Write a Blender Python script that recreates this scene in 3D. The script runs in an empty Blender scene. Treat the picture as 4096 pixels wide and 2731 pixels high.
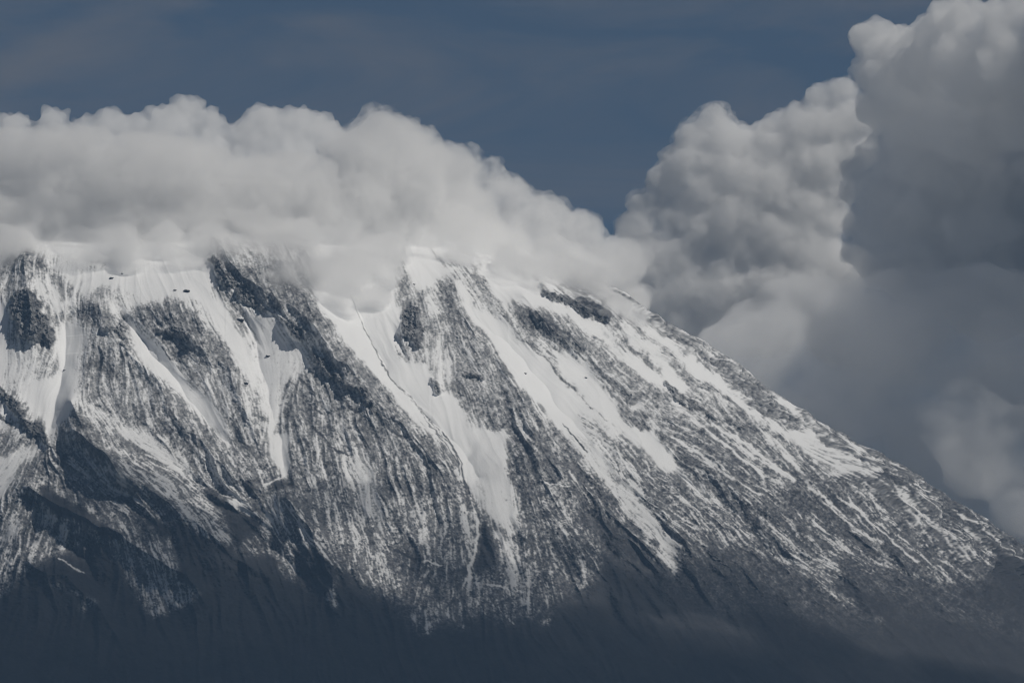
import bpy, math, random
import numpy as np
from mathutils import Vector

sc = bpy.context.scene
col = sc.collection

# ------------------------------------------------------------------ camera
CAM = np.array((0.0, 0.0, 60.0))
PITCH = math.radians(5.0)
HFOV = 2 * math.atan(1500.0 / 30000.0)          # long telephoto, the flank is about 30 km away
cd = bpy.data.cameras.new('camera')
cd.sensor_width = 36.0
cd.lens = 360.0
cd.clip_start = 1.0
cd.clip_end = 400000.0
cam = bpy.data.objects.new('camera', cd)
cam.location = CAM
cam.rotation_euler = (math.pi / 2 + PITCH, 0, 0)
col.objects.link(cam)
sc.camera = cam

# ------------------------------------------------------------------ sun, sky, exposure
SUN_EL, SUN_AZ = 50.0, 118.0                     # azimuth measured from +Y (away from camera) towards +X
ld = bpy.data.lights.new('sun', 'SUN')
ld.energy = 3.0
ld.angle = math.radians(0.5)
ld.color = (1.0, 0.945, 0.86)
sun = bpy.data.objects.new('sun', ld)
_s = Vector((math.sin(math.radians(SUN_AZ)) * math.cos(math.radians(SUN_EL)),
             math.cos(math.radians(SUN_AZ)) * math.cos(math.radians(SUN_EL)),
             math.sin(math.radians(SUN_EL))))
sun.rotation_euler = _s.to_track_quat('Z', 'Y').to_euler()
sun.location = (0, 0, 9000)
col.objects.link(sun)

w = bpy.data.worlds.new('World')
sc.world = w
w.use_nodes = True
wn, wl = w.node_tree.nodes, w.node_tree.links
bg = wn['Background']
sky = wn.new('ShaderNodeTexSky')
sky.sky_type = 'NISHITA'
sky.sun_disc = False
sky.sun_elevation = math.radians(SUN_EL)
sky.sun_rotation = math.radians(SUN_AZ)
sky.altitude = 4500
sky.air_density = 1.0
sky.dust_density = 0.15
sky.ozone_density = 2.5
# thin high cirrus veil in the sky
wtc = wn.new('ShaderNodeTexCoord'); wmp = wn.new('ShaderNodeMapping')
wmp.inputs['Scale'].default_value = (26, 26, 100); wmp.inputs['Rotation'].default_value = (0, math.radians(-14), 0)
wnz = wn.new('ShaderNodeTexNoise'); wnz.inputs['Scale'].default_value = 1.0; wnz.inputs['Detail'].default_value = 8; wnz.inputs['Roughness'].default_value = 0.6
wnz.inputs['Distortion'].default_value = 0.6
wcr = wn.new('ShaderNodeValToRGB')
wcr.color_ramp.elements[0].position = 0.40; wcr.color_ramp.elements[0].color = (0, 0, 0, 1)
wcr.color_ramp.elements[1].position = 0.66; wcr.color_ramp.elements[1].color = (0.9, 0.9, 0.9, 1)
wmx = wn.new('ShaderNodeMix'); wmx.data_type = 'RGBA'
wmx.inputs['B'].default_value = (5.4, 5.7, 6.6, 1)
wl.new(wtc.outputs['Generated'], wmp.inputs['Vector']); wl.new(wmp.outputs[0], wnz.inputs['Vector'])
wl.new(wnz.outputs['Fac'], wcr.inputs['Fac']); wl.new(wcr.outputs['Color'], wmx.inputs['Factor'])
wl.new(sky.outputs[0], wmx.inputs['A']); wl.new(wmx.outputs['Result'], bg.inputs[0])
bg.inputs[1].default_value = 0.021

vs = sc.view_settings
vs.view_transform = 'Standard'
vs.look = 'None'
vs.exposure = -0.15
vs.gamma = 1.0
vs.use_curve_mapping = False

cy = sc.cycles
cy.use_denoising = True
cy.use_adaptive_sampling = True
cy.adaptive_threshold = 0.02
sc.cycles.filter_width = 1.1
cy.max_bounces = 20
cy.volume_bounces = 13
cy.diffuse_bounces = 2
cy.transparent_max_bounces = 128
cy.volume_step_rate = 1.0
cy.volume_max_steps = 512

# ------------------------------------------------------------------ pixel <-> world helpers (source pixels of a 4096 x 2731 frame)
FPX = 2048.0 / (1500.0 / 30000.0)
CP, SP = math.cos(PITCH), math.sin(PITCH)


def at(px, py, y):
    """point at world depth y seen at the photograph's pixel px, py"""
    a = (np.asarray(px, float) - 2048.0) / FPX
    b = (1365.5 - np.asarray(py, float)) / FPX
    dy = CP - b * SP
    dz = SP + b * CP
    t = y / dy
    return np.stack(np.broadcast_arrays(CAM[0] + a * t, CAM[1] + dy * t, CAM[2] + dz * t), -1)


def project(p):
    r = p - CAM
    d = r[..., 1] * CP + r[..., 2] * SP
    u = -r[..., 1] * SP + r[..., 2] * CP
    return 2048.0 + FPX * r[..., 0] / d, 1365.5 - FPX * u / d


PXM = 31500.0 / FPX                              # metres per source pixel at the mountain axis

# ------------------------------------------------------------------ noise on grids
rng = np.random.default_rng(7)


def blur(a, s):
    if s < 0.3:
        return a
    r = int(3 * s) + 1
    k = np.exp(-0.5 * (np.arange(-r, r + 1) / s) ** 2)
    k /= k.sum()
    if r > 12:                                   # long kernels: through the FFT
        h, w_ = a.shape
        ap = np.pad(a, r, mode='edge')
        H, W = ap.shape
        fy = np.exp(-2 * (math.pi * s * np.fft.fftfreq(H)) ** 2)[:, None]
        fx = np.exp(-2 * (math.pi * s * np.fft.rfftfreq(W)) ** 2)[None]
        return np.fft.irfft2(np.fft.rfft2(ap) * fy * fx, s=(H, W))[r:r + h, r:r + w_]
    ap = np.pad(a, ((r, r), (0, 0)), mode='edge')
    o = sum(k[i] * ap[i:i + a.shape[0]] for i in range(2 * r + 1))
    ap = np.pad(o, ((0, 0), (r, r)), mode='edge')
    return sum(k[i] * ap[:, i:i + a.shape[1]] for i in range(2 * r + 1))


def norm(a):
    return (a - a.mean()) / (a.std() + 1e-9)


def bil(a, fx, fy):
    """bilinear sample of grid a at float column fx, row fy (clamped)"""
    h, w_ = a.shape
    fx = np.clip(fx, 0, w_ - 1.001)
    fy = np.clip(fy, 0, h - 1.001)
    ix, iy = fx.astype(np.int64), fy.astype(np.int64)
    tx, ty = fx - ix, fy - iy
    return (a[iy, ix] * (1 - tx) * (1 - ty) + a[iy, ix + 1] * tx * (1 - ty)
            + a[iy + 1, ix] * (1 - tx) * ty + a[iy + 1, ix + 1] * tx * ty)


# ------------------------------------------------------------------ the face map: a survey grid of the flank
CELL = 2.0
U = 2.7 / CELL
GX0, GY0, GX1, GY1 = -300.0, 700.0, 4400.0, 2960.0
GW, GH = int((GX1 - GX0) / CELL), int((GY1 - GY0) / CELL)
gx = GX0 + (np.arange(GW) + 0.5) * CELL
gy = GY0 + (np.arange(GH) + 0.5) * CELL
MX, MY = np.meshgrid(gx, gy)


def noise2(s):
    return norm(blur(rng.standard_normal((GH, GW)), s))


def fbm2(s, n=4, g=0.5):
    return norm(sum(noise2(s / 2 ** i) * g ** i for i in range(n)))


K = 0.63776
ORG = {'A': (0, 900), 'B': (1300, 900), 'C': (2696, 900), 'D': (0, 1731), 'E': (1300, 1731), 'F': (2696, 1731)}


def src(c, pts):
    ox, oy = ORG[c]
    return np.array([(ox + K * x, oy + K * y) for x, y in pts])


def inside(poly, X, Y):
    r = np.zeros(X.shape, bool)
    n = len(poly)
    for i in range(n):
        x1, y1 = poly[i]
        x2, y2 = poly[(i + 1) % n]
        if y1 == y2:
            continue
        c = ((Y >= min(y1, y2)) & (Y < max(y1, y2)) & (X < (Y - y1) / (y2 - y1) * (x2 - x1) + x1))
        r ^= c
    return r


def line_dist(pts, X, Y):
    d = np.full(X.shape, 1e9)
    for (x1, y1), (x2, y2) in zip(pts[:-1], pts[1:]):
        ex, ey = x2 - x1, y2 - y1
        t = np.clip(((X - x1) * ex + (Y - y1) * ey) / (ex * ex + ey * ey + 1e-9), 0, 1)
        d = np.minimum(d, np.hypot(X - x1 - t * ex, Y - y1 - t * ey))
    return d


def window(pts, m):
    x0, y0 = pts.min(0) - m
    x1, y1 = pts.max(0) + m
    a, b = int(np.clip((x0 - GX0) / CELL, 0, GW)), int(np.clip((x1 - GX0) / CELL + 1, 0, GW))
    c, d = int(np.clip((y0 - GY0) / CELL, 0, GH)), int(np.clip((y1 - GY0) / CELL + 1, 0, GH))
    return slice(c, d), slice(a, b)


WX = fbm2(14 * U, 5, 0.6) * 9 + noise2(3) * 3        # ragged edges: every outline is wandered by this much (px)
WY = fbm2(14 * U, 5, 0.6) * 9 + noise2(3) * 3


def poly_mask(p, feather):
    sl = window(p, 4 * feather + 60)
    X, Y = MX[sl] + WX[sl], MY[sl] + WY[sl]
    if X.size == 0:
        return sl, X
    return sl, blur(inside(p, X, Y).astype(float), feather / CELL)


def stroke_mask(p, width):
    sl = window(p, 3 * width + 60)
    X, Y = MX[sl] + WX[sl] * 0.5, MY[sl] + WY[sl] * 0.5
    if X.size == 0:
        return sl, X
    d = line_dist(p, X, Y)
    return sl, np.clip(1.25 - d / width, 0, 1)


# P: (crop, snow cover 0..1, feather px, outline)      a later one lies over an earlier one
PATCHES = [
 # --- broad zones
 ('A', .42, 40, [(-200,100),(2300,100),(2300,1700),(-200,1700)]),
 ('B', .42, 40, [(-60,-300),(2300,-300),(2300,1700),(-60,1700)]),
 ('C', .38, 30, [(-60,0),(2600,0),(2600,2300),(1400,1900),(-60,1700)]),
 ('D', .36, 30, [(-300,-60),(2300,-60),(2300,740),(2080,860),(1900,1000),(1500,760),(1100,600),(900,700),(600,680),(300,800),(-300,1100)]),
 ('E', .32, 30, [(-60,-60),(2300,-60),(2300,980),(1750,700),(1700,950),(1500,1050),(1350,1160),(1000,1160),(700,1180),(600,1260),(430,1060),(-60,760)]),
 ('F', .32, 40, [(-60,-60),(2600,-60),(2600,1150),(2195,950),(1900,900),(1650,1000),(1400,900),(1200,1060),(900,960),(700,900),(500,1050),(300,1000),(-60,880)]),
 ('F', .17, 40, [(500,700),(1100,820),(1500,900),(2000,1080),(2300,1250),(2000,1270),(1500,1100),(1300,1240),(900,1200),(600,1080),(300,1150),(0,950),(0,700)]),
 # --- crop A: the left
 ('A', .88, 20, [(-500,-300),(1300,-300),(1330,200),(700,230),(460,270),(280,200),(100,200),(-500,300)]),
 ('B', .90, 20, [(-80,-300),(2300,-300),(2300,300),(1400,380),(1100,200),(900,260),(500,100),(-80,300)]),
 ('A', .95, 14, [(560,330),(720,200),(1000,150),(1300,170),(1350,330),(1330,430),(1420,520),(1500,640),(1560,780),(1600,900),(1620,1060),(1560,1060),(1530,900),(1480,800),(1420,700),(1330,620),(1230,480),(1100,470),(860,510),(700,540),(560,470),(480,380)]),
 ('A', .62, 14, [(560,400),(700,380),(860,440),(860,510),(700,540),(580,480)]),
 ('A', .93, 10, [(760,590),(790,590),(880,680),(1000,800),(1130,930),(1280,1080),(1370,1200),(1450,1350),(1480,1430),(1400,1350),(1290,1250),(1150,1120),(1000,980),(830,780)]),
 ('A', .78, 14, [(1530,560),(1700,560),(1760,640),(1800,720),(1900,760),(1930,800),(1930,900),(1850,1000),(1760,1000),(1640,800),(1560,700)]),
 ('A', .80, 12, [(1600,700),(1700,760),(1760,800),(1780,1000),(1800,1250),(1790,1400),(1800,1540),(1740,1500),(1690,1350),(1640,1150),(1600,900)]),
 ('A', .93, 12, [(380,600),(520,600),(540,720),(470,900),(420,1000),(380,900),(350,750)]),
 ('A', .95, 10, [(210,1000),(400,880),(500,960),(490,1100),(430,1220),(340,1300),(290,1310),(240,1220),(120,1060),(150,960)]),
 ('A', .88, 12, [(-200,450),(20,480),(60,560),(60,800),(40,1000),(-200,980)]),
 ('A', .66, 14, [(60,780),(200,800),(330,850),(210,1000),(120,1060),(60,960)]),
 ('A', .74, 14, [(160,380),(260,330),(420,430),(520,500),(440,540),(330,560),(230,450)]),
 ('A', .50, 14, [(80,260),(200,190),(270,250),(400,300),(460,380),(300,330),(120,370),(0,420),(0,330)]),
 ('A', .28, 8, [(60,280),(100,240),(150,195),(210,180),(270,225),(300,290),(220,275),(130,300)]),
 ('A', .88, 10, [(280,230),(460,260),(640,300),(560,350),(470,380),(400,310)]),
 ('A', .74, 10, [(-200,1080),(80,1150),(120,1290),(60,1300),(-200,1250)]),
 ('A', .82, 12, [(-200,1700),(60,1440),(180,1370),(340,1330),(250,1400),(120,1500),(-60,1800)]),
 ('A', .82, 16, [(540,1130),(700,1200),(900,1300),(1080,1420),(1200,1568),(1100,1568),(950,1440),(800,1340),(600,1200)]),
 ('A', .24, 10, [(1440,300),(1560,250),(1700,290),(1790,240),(1850,340),(1950,450),(2000,520),(2040,640),(1940,660),(1820,560),(1700,520),(1600,420),(1500,350)]),
 ('A', .26, 10, [(810,550),(900,510),(1010,510),(1100,520),(1230,580),(1290,660),(1400,720),(1480,820),(1540,920),(1500,960),(1420,860),(1380,900),(1310,890),(1280,820),(1120,880),(1060,770),(980,730),(880,650)]),
 ('A', .38, 14, [(560,720),(650,700),(840,850),(1000,980),(1200,1180),(1400,1400),(1460,1568),(1150,1568),(1000,1400),(800,1300),(540,1130),(500,1080),(520,900)]),
 ('A', .12, 10, [(540,880),(660,850),(760,940),(740,970),(640,940)]),
 ('A', .30, 12, [(480,500),(560,480),(700,560),(740,600),(650,660),(560,640),(500,580)]),
 ('A', .28, 12, [(500,1160),(480,1230),(300,1320),(330,1400),(430,1700),(160,1568),(250,1440),(420,1300)]),
 ('A', .12, 8, [(490,1190),(560,1330),(640,1430),(740,1568),(680,1568),(580,1440),(500,1310)]),
 ('A', .15, 6, [(1630,1190),(1680,1190),(1690,1230),(1630,1220)]),
 ('A', .40, 12, [(1600,1060),(1650,1100),(1690,1350),(1740,1500),(1500,1568),(1480,1400),(1400,1200),(1400,900),(1480,900),(1560,1060)]),
 # --- crop B: the middle
 ('B', .34, 12, [(0,590),(130,740),(260,880),(420,1000),(530,1110),(640,1230),(740,1360),(780,1450),(820,1700),(-400,1700),(-250,1000),(-100,900)]),
 ('B', 1.0, 8, [(-60,420),(0,560),(80,670),(180,770),(280,890),(380,1010),(500,1140),(600,1230),(700,1320),(770,1400),(830,1530),(850,1600),(1130,1600),(1080,1400),(1000,1280),(900,1200),(850,1160),(800,1040),(730,1040),(660,960),(620,880),(560,850),(470,830),(430,740),(440,660),(500,530),(450,450),(420,340),(440,200),(300,100),(0,100)]),
 ('B', .97, 12, [(480,60),(540,30),(640,150),(780,270),(800,330),(730,330),(680,400),(560,420),(530,300),(520,180)]),
 ('B', 1.0, 8, [(860,480),(980,520),(1070,600),(1180,660),(1260,740),(1330,780),(1420,880),(1500,960),(1600,1080),(1760,1230),(1900,1330),(2100,1470),(2195,1568),(1760,1568),(1700,1500),(1600,1400),(1500,1300),(1400,1200),(1310,1100),(1200,1000),(1130,900),(1080,800),(1030,700),(940,630)]),
 ('B', .44, 12, [(1580,1150),(1700,1200),(1850,1310),(2000,1420),(2150,1568),(1830,1568),(1720,1440),(1620,1300)]),
 ('B', .92, 8, [(760,370),(830,370),(900,490),(960,560),(900,560),(830,460)]),
 ('B', .95, 10, [(940,290),(1060,200),(1250,330),(1350,400),(1450,480),(1600,560),(1740,620),(1850,760),(2000,860),(2195,1000),(2195,1080),(2000,960),(1880,850),(1700,700),(1580,620),(1400,530),(1230,480),(1140,490),(1060,400)]),
 ('B', .98, 8, [(1440,800),(1540,780),(1650,900),(1720,1000),(1790,1070),(1850,1200),(1960,1320),(2195,1500),(2195,1568),(2000,1400),(1700,1170),(1560,1010)]),
 ('B', 1.0, 8, [(1740,480),(1830,460),(1950,540),(2060,650),(2195,770),(2195,850),(2050,720),(1900,590),(1780,530)]),
 ('B', .85, 8, [(1830,600),(2000,740),(2195,920),(2195,980),(2000,820),(1860,680)]),
 ('B', .85, 8, [(1070,1000),(1180,1020),(1230,1080),(1130,1060)]),
 ('B', .50, 8, [(430,680),(500,760),(650,780),(660,850),(560,830),(470,800)]),
 ('B', .62, 14, [(640,400),(740,500),(790,640),(780,780),(830,900),(800,1040),(730,1000),(660,940),(650,780),(640,600)]),
 ('B', .34, 8, [(470,280),(520,290),(530,400),(510,450),(440,430),(470,340)]),
 ('B', .28, 8, [(680,400),(740,420),(830,520),(900,580),(920,640),(860,650),(790,620),(750,560),(720,480)]),
 ('B', .38, 8, [(780,300),(900,290),(1000,330),(1060,420),(1100,500),(1050,500),(960,420),(880,390),(820,350)]),
 ('B', .36, 8, [(660,560),(730,570),(740,640),(730,740),(700,740),(680,650)]),
 ('B', .34, 10, [(760,680),(900,650),(960,680),(1050,790),(1110,900),(1180,1000),(1330,1120),(1420,1220),(1560,1380),(1700,1568),(1150,1568),(1100,1400),(1000,1250),(860,1160),(800,1000),(860,850),(800,780)]),
 ('B', .80, 6, [(860,740),(940,860),(1030,1000),(1060,1040),(1000,960),(900,860)]),
 ('B', .55, 10, [(850,1160),(1000,1250),(1110,1400),(1150,1568),(1080,1568),(980,1400),(880,1260)]),
 ('B', .18, 8, [(1220,510),(1330,520),(1420,600),(1520,680),(1610,760),(1620,850),(1540,780),(1480,770),(1350,740),(1280,640),(1220,590)]),
 ('B', .55, 12, [(1300,680),(1400,740),(1500,790),(1560,860),(1450,830),(1350,760)]),
 ('B', .40, 8, [(1070,500),(1130,560),(1200,640),(1280,700),(1250,720),(1170,640),(1100,570)]),
 ('B', .42, 14, [(970,140),(1040,160),(1150,250),(1250,320),(1200,320),(1100,240)]),
 ('B', .33, 12, [(1660,870),(1850,880),(2000,990),(2195,1130),(2195,1470),(1960,1320),(1850,1190),(1780,1060),(1700,950)]),
 ('B', .90, 6, [(1920,1120),(2000,1100),(2050,1110),(1990,1140),(1930,1160)]),
 ('B', .28, 8, [(1700,600),(1900,760),(2050,850),(2195,960),(2195,1000),(2050,890),(1880,790)]),
 ('B', .35, 8, [(1850,470),(1950,520),(2100,600),(2195,640),(2195,750),(2050,650),(1900,540)]),
 # --- crop C: the right shoulder
 ('C', .30, 8, [(0,640),(130,720),(280,800),(380,890),(500,980),(620,1080),(600,1110),(480,1050),(350,970),(200,860),(0,720)]),
 ('C', 1.0, 6, [(0,790),(150,850),(300,970),(420,1090),(560,1190),(750,1310),(900,1400),(1050,1480),(1200,1560),(1000,1600),(850,1450),(680,1340),(520,1200),(400,1110),(220,980),(0,830)]),
 ('C', .66, 10, [(700,1260),(900,1390),(1050,1480),(1200,1570),(1000,1600),(850,1450),(720,1340)]),
 ('C', .28, 8, [(430,1070),(640,1110),(800,1220),(1000,1350),(1200,1480),(1360,1568),(1200,1568),(1000,1450),(800,1320),(600,1190)]),
 ('C', 1.0, 4, [(625,1085),(760,1160),(740,1185),(640,1120)]),
 ('C', .92, 4, [(1030,1330),(1160,1410),(1110,1430)]),
 ('C', .20, 6, [(150,930),(260,1010),(420,1110),(380,1110),(230,1020)]),
 ('C', .92, 6, [(-60,860),(0,910),(100,1000),(60,1040),(-60,960)]),
 ('C', .20, 6, [(520,1190),(620,1250),(570,1245)]),
 ('C', .75, 6, [(0,1100),(120,1190),(260,1290),(150,1240),(0,1150)]),
 ('C', .30, 14, [(0,1150),(200,1290),(420,1400),(600,1568),(300,1568),(0,1300)]),
 # --- crop D: lower left
 ('D', .86, 16, [(640,0),(800,-10),(950,50),(1080,140),(1200,250),(1280,330),(1180,290),(1050,180),(900,80),(740,20)]),
 ('D', .50, 14, [(640,60),(900,120),(1100,200),(1250,300),(1400,450),(1420,640),(1450,760),(1300,640),(1150,500),(900,330),(700,150)]),
 ('D', .06, 16, [(1250,310),(1380,370),(1500,460),(1640,520),(1640,600),(1560,640),(1480,760),(1440,620),(1380,480)]),
 ('D', .45, 12, [(900,0),(1200,80),(1480,180),(1560,400),(1500,440),(1380,370),(1250,260),(1080,130)]),
 ('D', .92, 5, [(1360,390),(1500,440),(1660,500),(1600,510),(1480,450)]),
 ('D', .62, 14, [(1640,500),(1700,360),(1800,430),(1850,560),(1780,640),(1660,560)]),
 ('D', .88, 8, [(1680,-10),(1830,-10),(1810,220),(1780,270),(1730,220)]),
 ('D', .38, 14, [(1830,0),(2250,0),(2250,760),(2090,800),(1990,700),(1900,560),(1870,350)]),
 ('D', .08, 8, [(1540,270),(1620,320),(1610,380),(1520,350)]),
 ('D', .08, 8, [(1700,320),(1860,305),(1890,350),(1740,375)]),
 ('D', .80, 12, [(-200,400),(-200,200),(60,100),(200,60),(300,20),(330,60),(220,150),(100,260),(0,400)]),
 ('D', .30, 14, [(320,100),(500,0),(620,150),(760,250),(700,290),(600,280),(480,250),(400,180)]),
 ('D', .03, 8, [(330,100),(400,140),(430,190),(400,210)]),
 ('D', .85, 8, [(610,230),(700,260),(800,310),(880,360),(760,320)]),
 ('D', .34, 14, [(-200,520),(110,500),(250,520),(430,560),(560,600),(680,680),(500,640),(440,720),(330,780),(180,860),(80,970),(-200,1200)]),
 ('D', .75, 8, [(0,640),(60,520),(110,520),(80,620),(0,760)]),
 ('D', .46, 10, [(690,670),(900,700),(1060,640),(1110,740),(1140,860),(1200,950),(1280,1030),(1120,1100),(960,1150),(830,1000),(790,860),(700,780)]),
 ('D', .02, 8, [(250,360),(380,390),(480,460),(560,530),(680,600),(860,690),(700,660),(540,590),(440,550),(330,500),(260,440)]),
 ('D', .03, 6, [(720,380),(860,420),(880,470),(760,440)]),
 ('D', .03, 6, [(170,390),(240,420),(220,450),(170,440)]),
 ('D', .05, 6, [(920,540),(1000,560),(1060,620),(1040,660),(960,600)]),
 ('D', .03, 12, [(1080,560),(1300,690),(1500,780),(1720,760),(1900,980),(2040,1000),(1960,1250),(1300,1060),(1160,880)]),
 ('D', .42, 8, [(340,800),(500,850),(550,880),(420,840)]),
 ('D', .30, 8, [(270,900),(420,980),(580,1040),(610,1110),(540,1160),(500,1060),(380,980),(280,930)]),
 ('D', .45, 8, [(1730,740),(1800,690),(1850,780),(1860,920),(1800,920),(1750,850)]),
 ('D', .03, 14, [(1860,720),(1980,730),(2070,850),(2030,1000),(1900,950),(1870,850)]),
 ('D', .45, 8, [(2090,830),(2120,900),(2090,960),(2130,1060),(2090,1100),(2050,1060),(2040,1000),(2080,900)]),
 ('D', .25, 8, [(2080,1100),(2160,1200),(2110,1180)]),
 # --- crop E: lower middle
 ('E', .88, 8, [(690,-20),(1130,-20),(1130,150),(1200,340),(1200,400),(1230,640),(1170,620),(1060,560),(1000,500),(950,430),(900,330),(830,190)]),
 ('E', .84, 10, [(980,300),(1130,340),(1220,560),(1200,640),(1060,540),(960,420)]),
 ('E', .70, 12, [(1000,520),(1100,590),(1230,680),(1250,800),(1200,920),(1140,920),(1150,820),(1080,680)]),
 ('E', .62, 10, [(1130,380),(1280,380),(1310,600),(1280,640),(1240,620)]),
 ('E', .68, 12, [(220,80),(320,250),(340,380),(370,560),(370,700),(400,830),(340,700),(300,580),(260,460),(190,340),(130,200)]),
 ('E', .42, 14, [(370,380),(640,400),(860,460),(950,600),(900,760),(760,780),(560,740),(400,640)]),
 ('E', .26, 14, [(430,820),(700,820),(860,880),(900,1000),(860,1140),(760,1160),(560,1060),(440,960)]),
 ('E', .54, 22, [(140,620),(250,640),(330,700),(400,820),(430,940),(440,1050),(330,950),(220,850),(130,800)]),
 ('E', .03, 10, [(-40,780),(20,800),(60,900),(20,1020),(-40,960)]),
 ('E', .05, 12, [(80,900),(160,1000),(180,1060),(110,1080),(80,1000)]),
 ('E', .05, 8, [(990,490),(1030,640),(1060,720),(1050,830),(940,880),(950,760),(980,620)]),
 ('E', .03, 6, [(860,830),(905,830),(900,870),(870,870)]),
 ('E', .70, 6, [(720,1070),(760,1060),(785,1120),(740,1140)]),
 ('E', .48, 6, [(600,1270),(660,1190),(720,1150),(650,1240)]),
 ('E', .35, 8, [(810,1200),(870,1195),(880,1220),(830,1225)]),
 ('E', .97, 6, [(1340,270),(1500,270),(1540,300),(1450,320)]),
 ('E', .90, 4, [(1140,930),(1185,895),(1190,945)]),
 ('E', .75, 6, [(1210,1040),(1300,1035),(1260,1062)]),
 ('E', .60, 6, [(1365,1140),(1420,1135),(1425,1180),(1380,1190)]),
 ('E', .30, 14, [(1200,100),(1400,80),(1560,240),(1620,360),(1700,500),(1760,700),(1700,900),(1650,1000),(1500,1000),(1400,850),(1300,650),(1240,400)]),
 ('E', .50, 14, [(1450,560),(1600,580),(1600,670),(1540,720),(1480,640)]),
 ('E', .03, 6, [(1370,480),(1430,540),(1400,560)]),
 ('E', .05, 8, [(1490,570),(1560,670),(1520,660)]),
 ('E', .80, 8, [(1490,-20),(1640,-20),(1750,180),(1900,350),(2000,450),(2100,560),(2195,690),(2195,900),(2110,760),(2030,620),(1900,500),(1780,330),(1640,180)]),
 ('E', .97, 6, [(1900,-20),(2060,-20),(2195,140),(2195,230),(2050,120)]),
 ('E', .40, 12, [(1750,100),(1900,50),(2195,300),(2195,640),(2000,420)]),
 ('E', .10, 26, [(1660,420),(1800,560),(2000,720),(2200,980),(2200,1100),(1750,760)]),
 ('E', .05, 10, [(1230,60),(1260,40),(1300,120),(1280,160)]),
 # --- crop F: lower right
 ('F', 1.0, 6, [(700,-20),(800,-20),(950,80),(1080,180),(1250,240),(1100,260),(980,210),(850,120)]),
 ('F', .70, 10, [(780,30),(950,90),(1080,180),(1250,240),(1100,260),(980,210),(850,120)]),
 ('F', .80, 8, [(0,200),(150,330),(380,500),(540,650),(650,760),(760,880),(640,780),(480,600),(330,470),(100,340),(0,260)]),
 ('F', .40, 14, [(1200,330),(1400,340),(1550,390),(1680,650),(1500,720),(1300,580)]),
 ('F', .22, 12, [(700,250),(1000,420),(1300,640),(1560,840),(1300,800),(900,560),(700,420)]),
 ('F', .05, 8, [(620,520),(760,580),(890,670),(780,630)]),
 ('F', .48, 12, [(760,760),(900,740),(1040,780),(1030,900),(990,960),(880,930),(770,860)]),
 ('F', .38, 12, [(560,510),(720,580),(880,670),(820,720),(700,760),(600,600)]),
 ('F', .46, 10, [(930,960),(1100,1000),(1180,1030),(1140,1100),(1050,1060)]),
 ('F', .30, 12, [(1200,1100),(1290,1160),(1320,1250),(1240,1180)]),
 ('F', .06, 14, [(1000,980),(1100,960),(1400,1060),(1500,1220),(1250,1120)]),
 ('F', .28, 12, [(1780,650),(1900,730),(1960,870),(1860,820)]),
 ('F', .30, 12, [(1700,800),(1850,860),(1940,990),(1800,920)]),
 ('F', .04, 16, [(2000,720),(2300,880),(2300,1180),(2100,1040),(1960,900)]),
 ('F', .12, 6, [(1120,230),(1300,280),(1500,360),(1400,350),(1200,290)]),
 ('F', .20, 8, [(1560,360),(1700,440),(2195,780),(2195,830),(1900,680),(1650,500)]),
]
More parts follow.
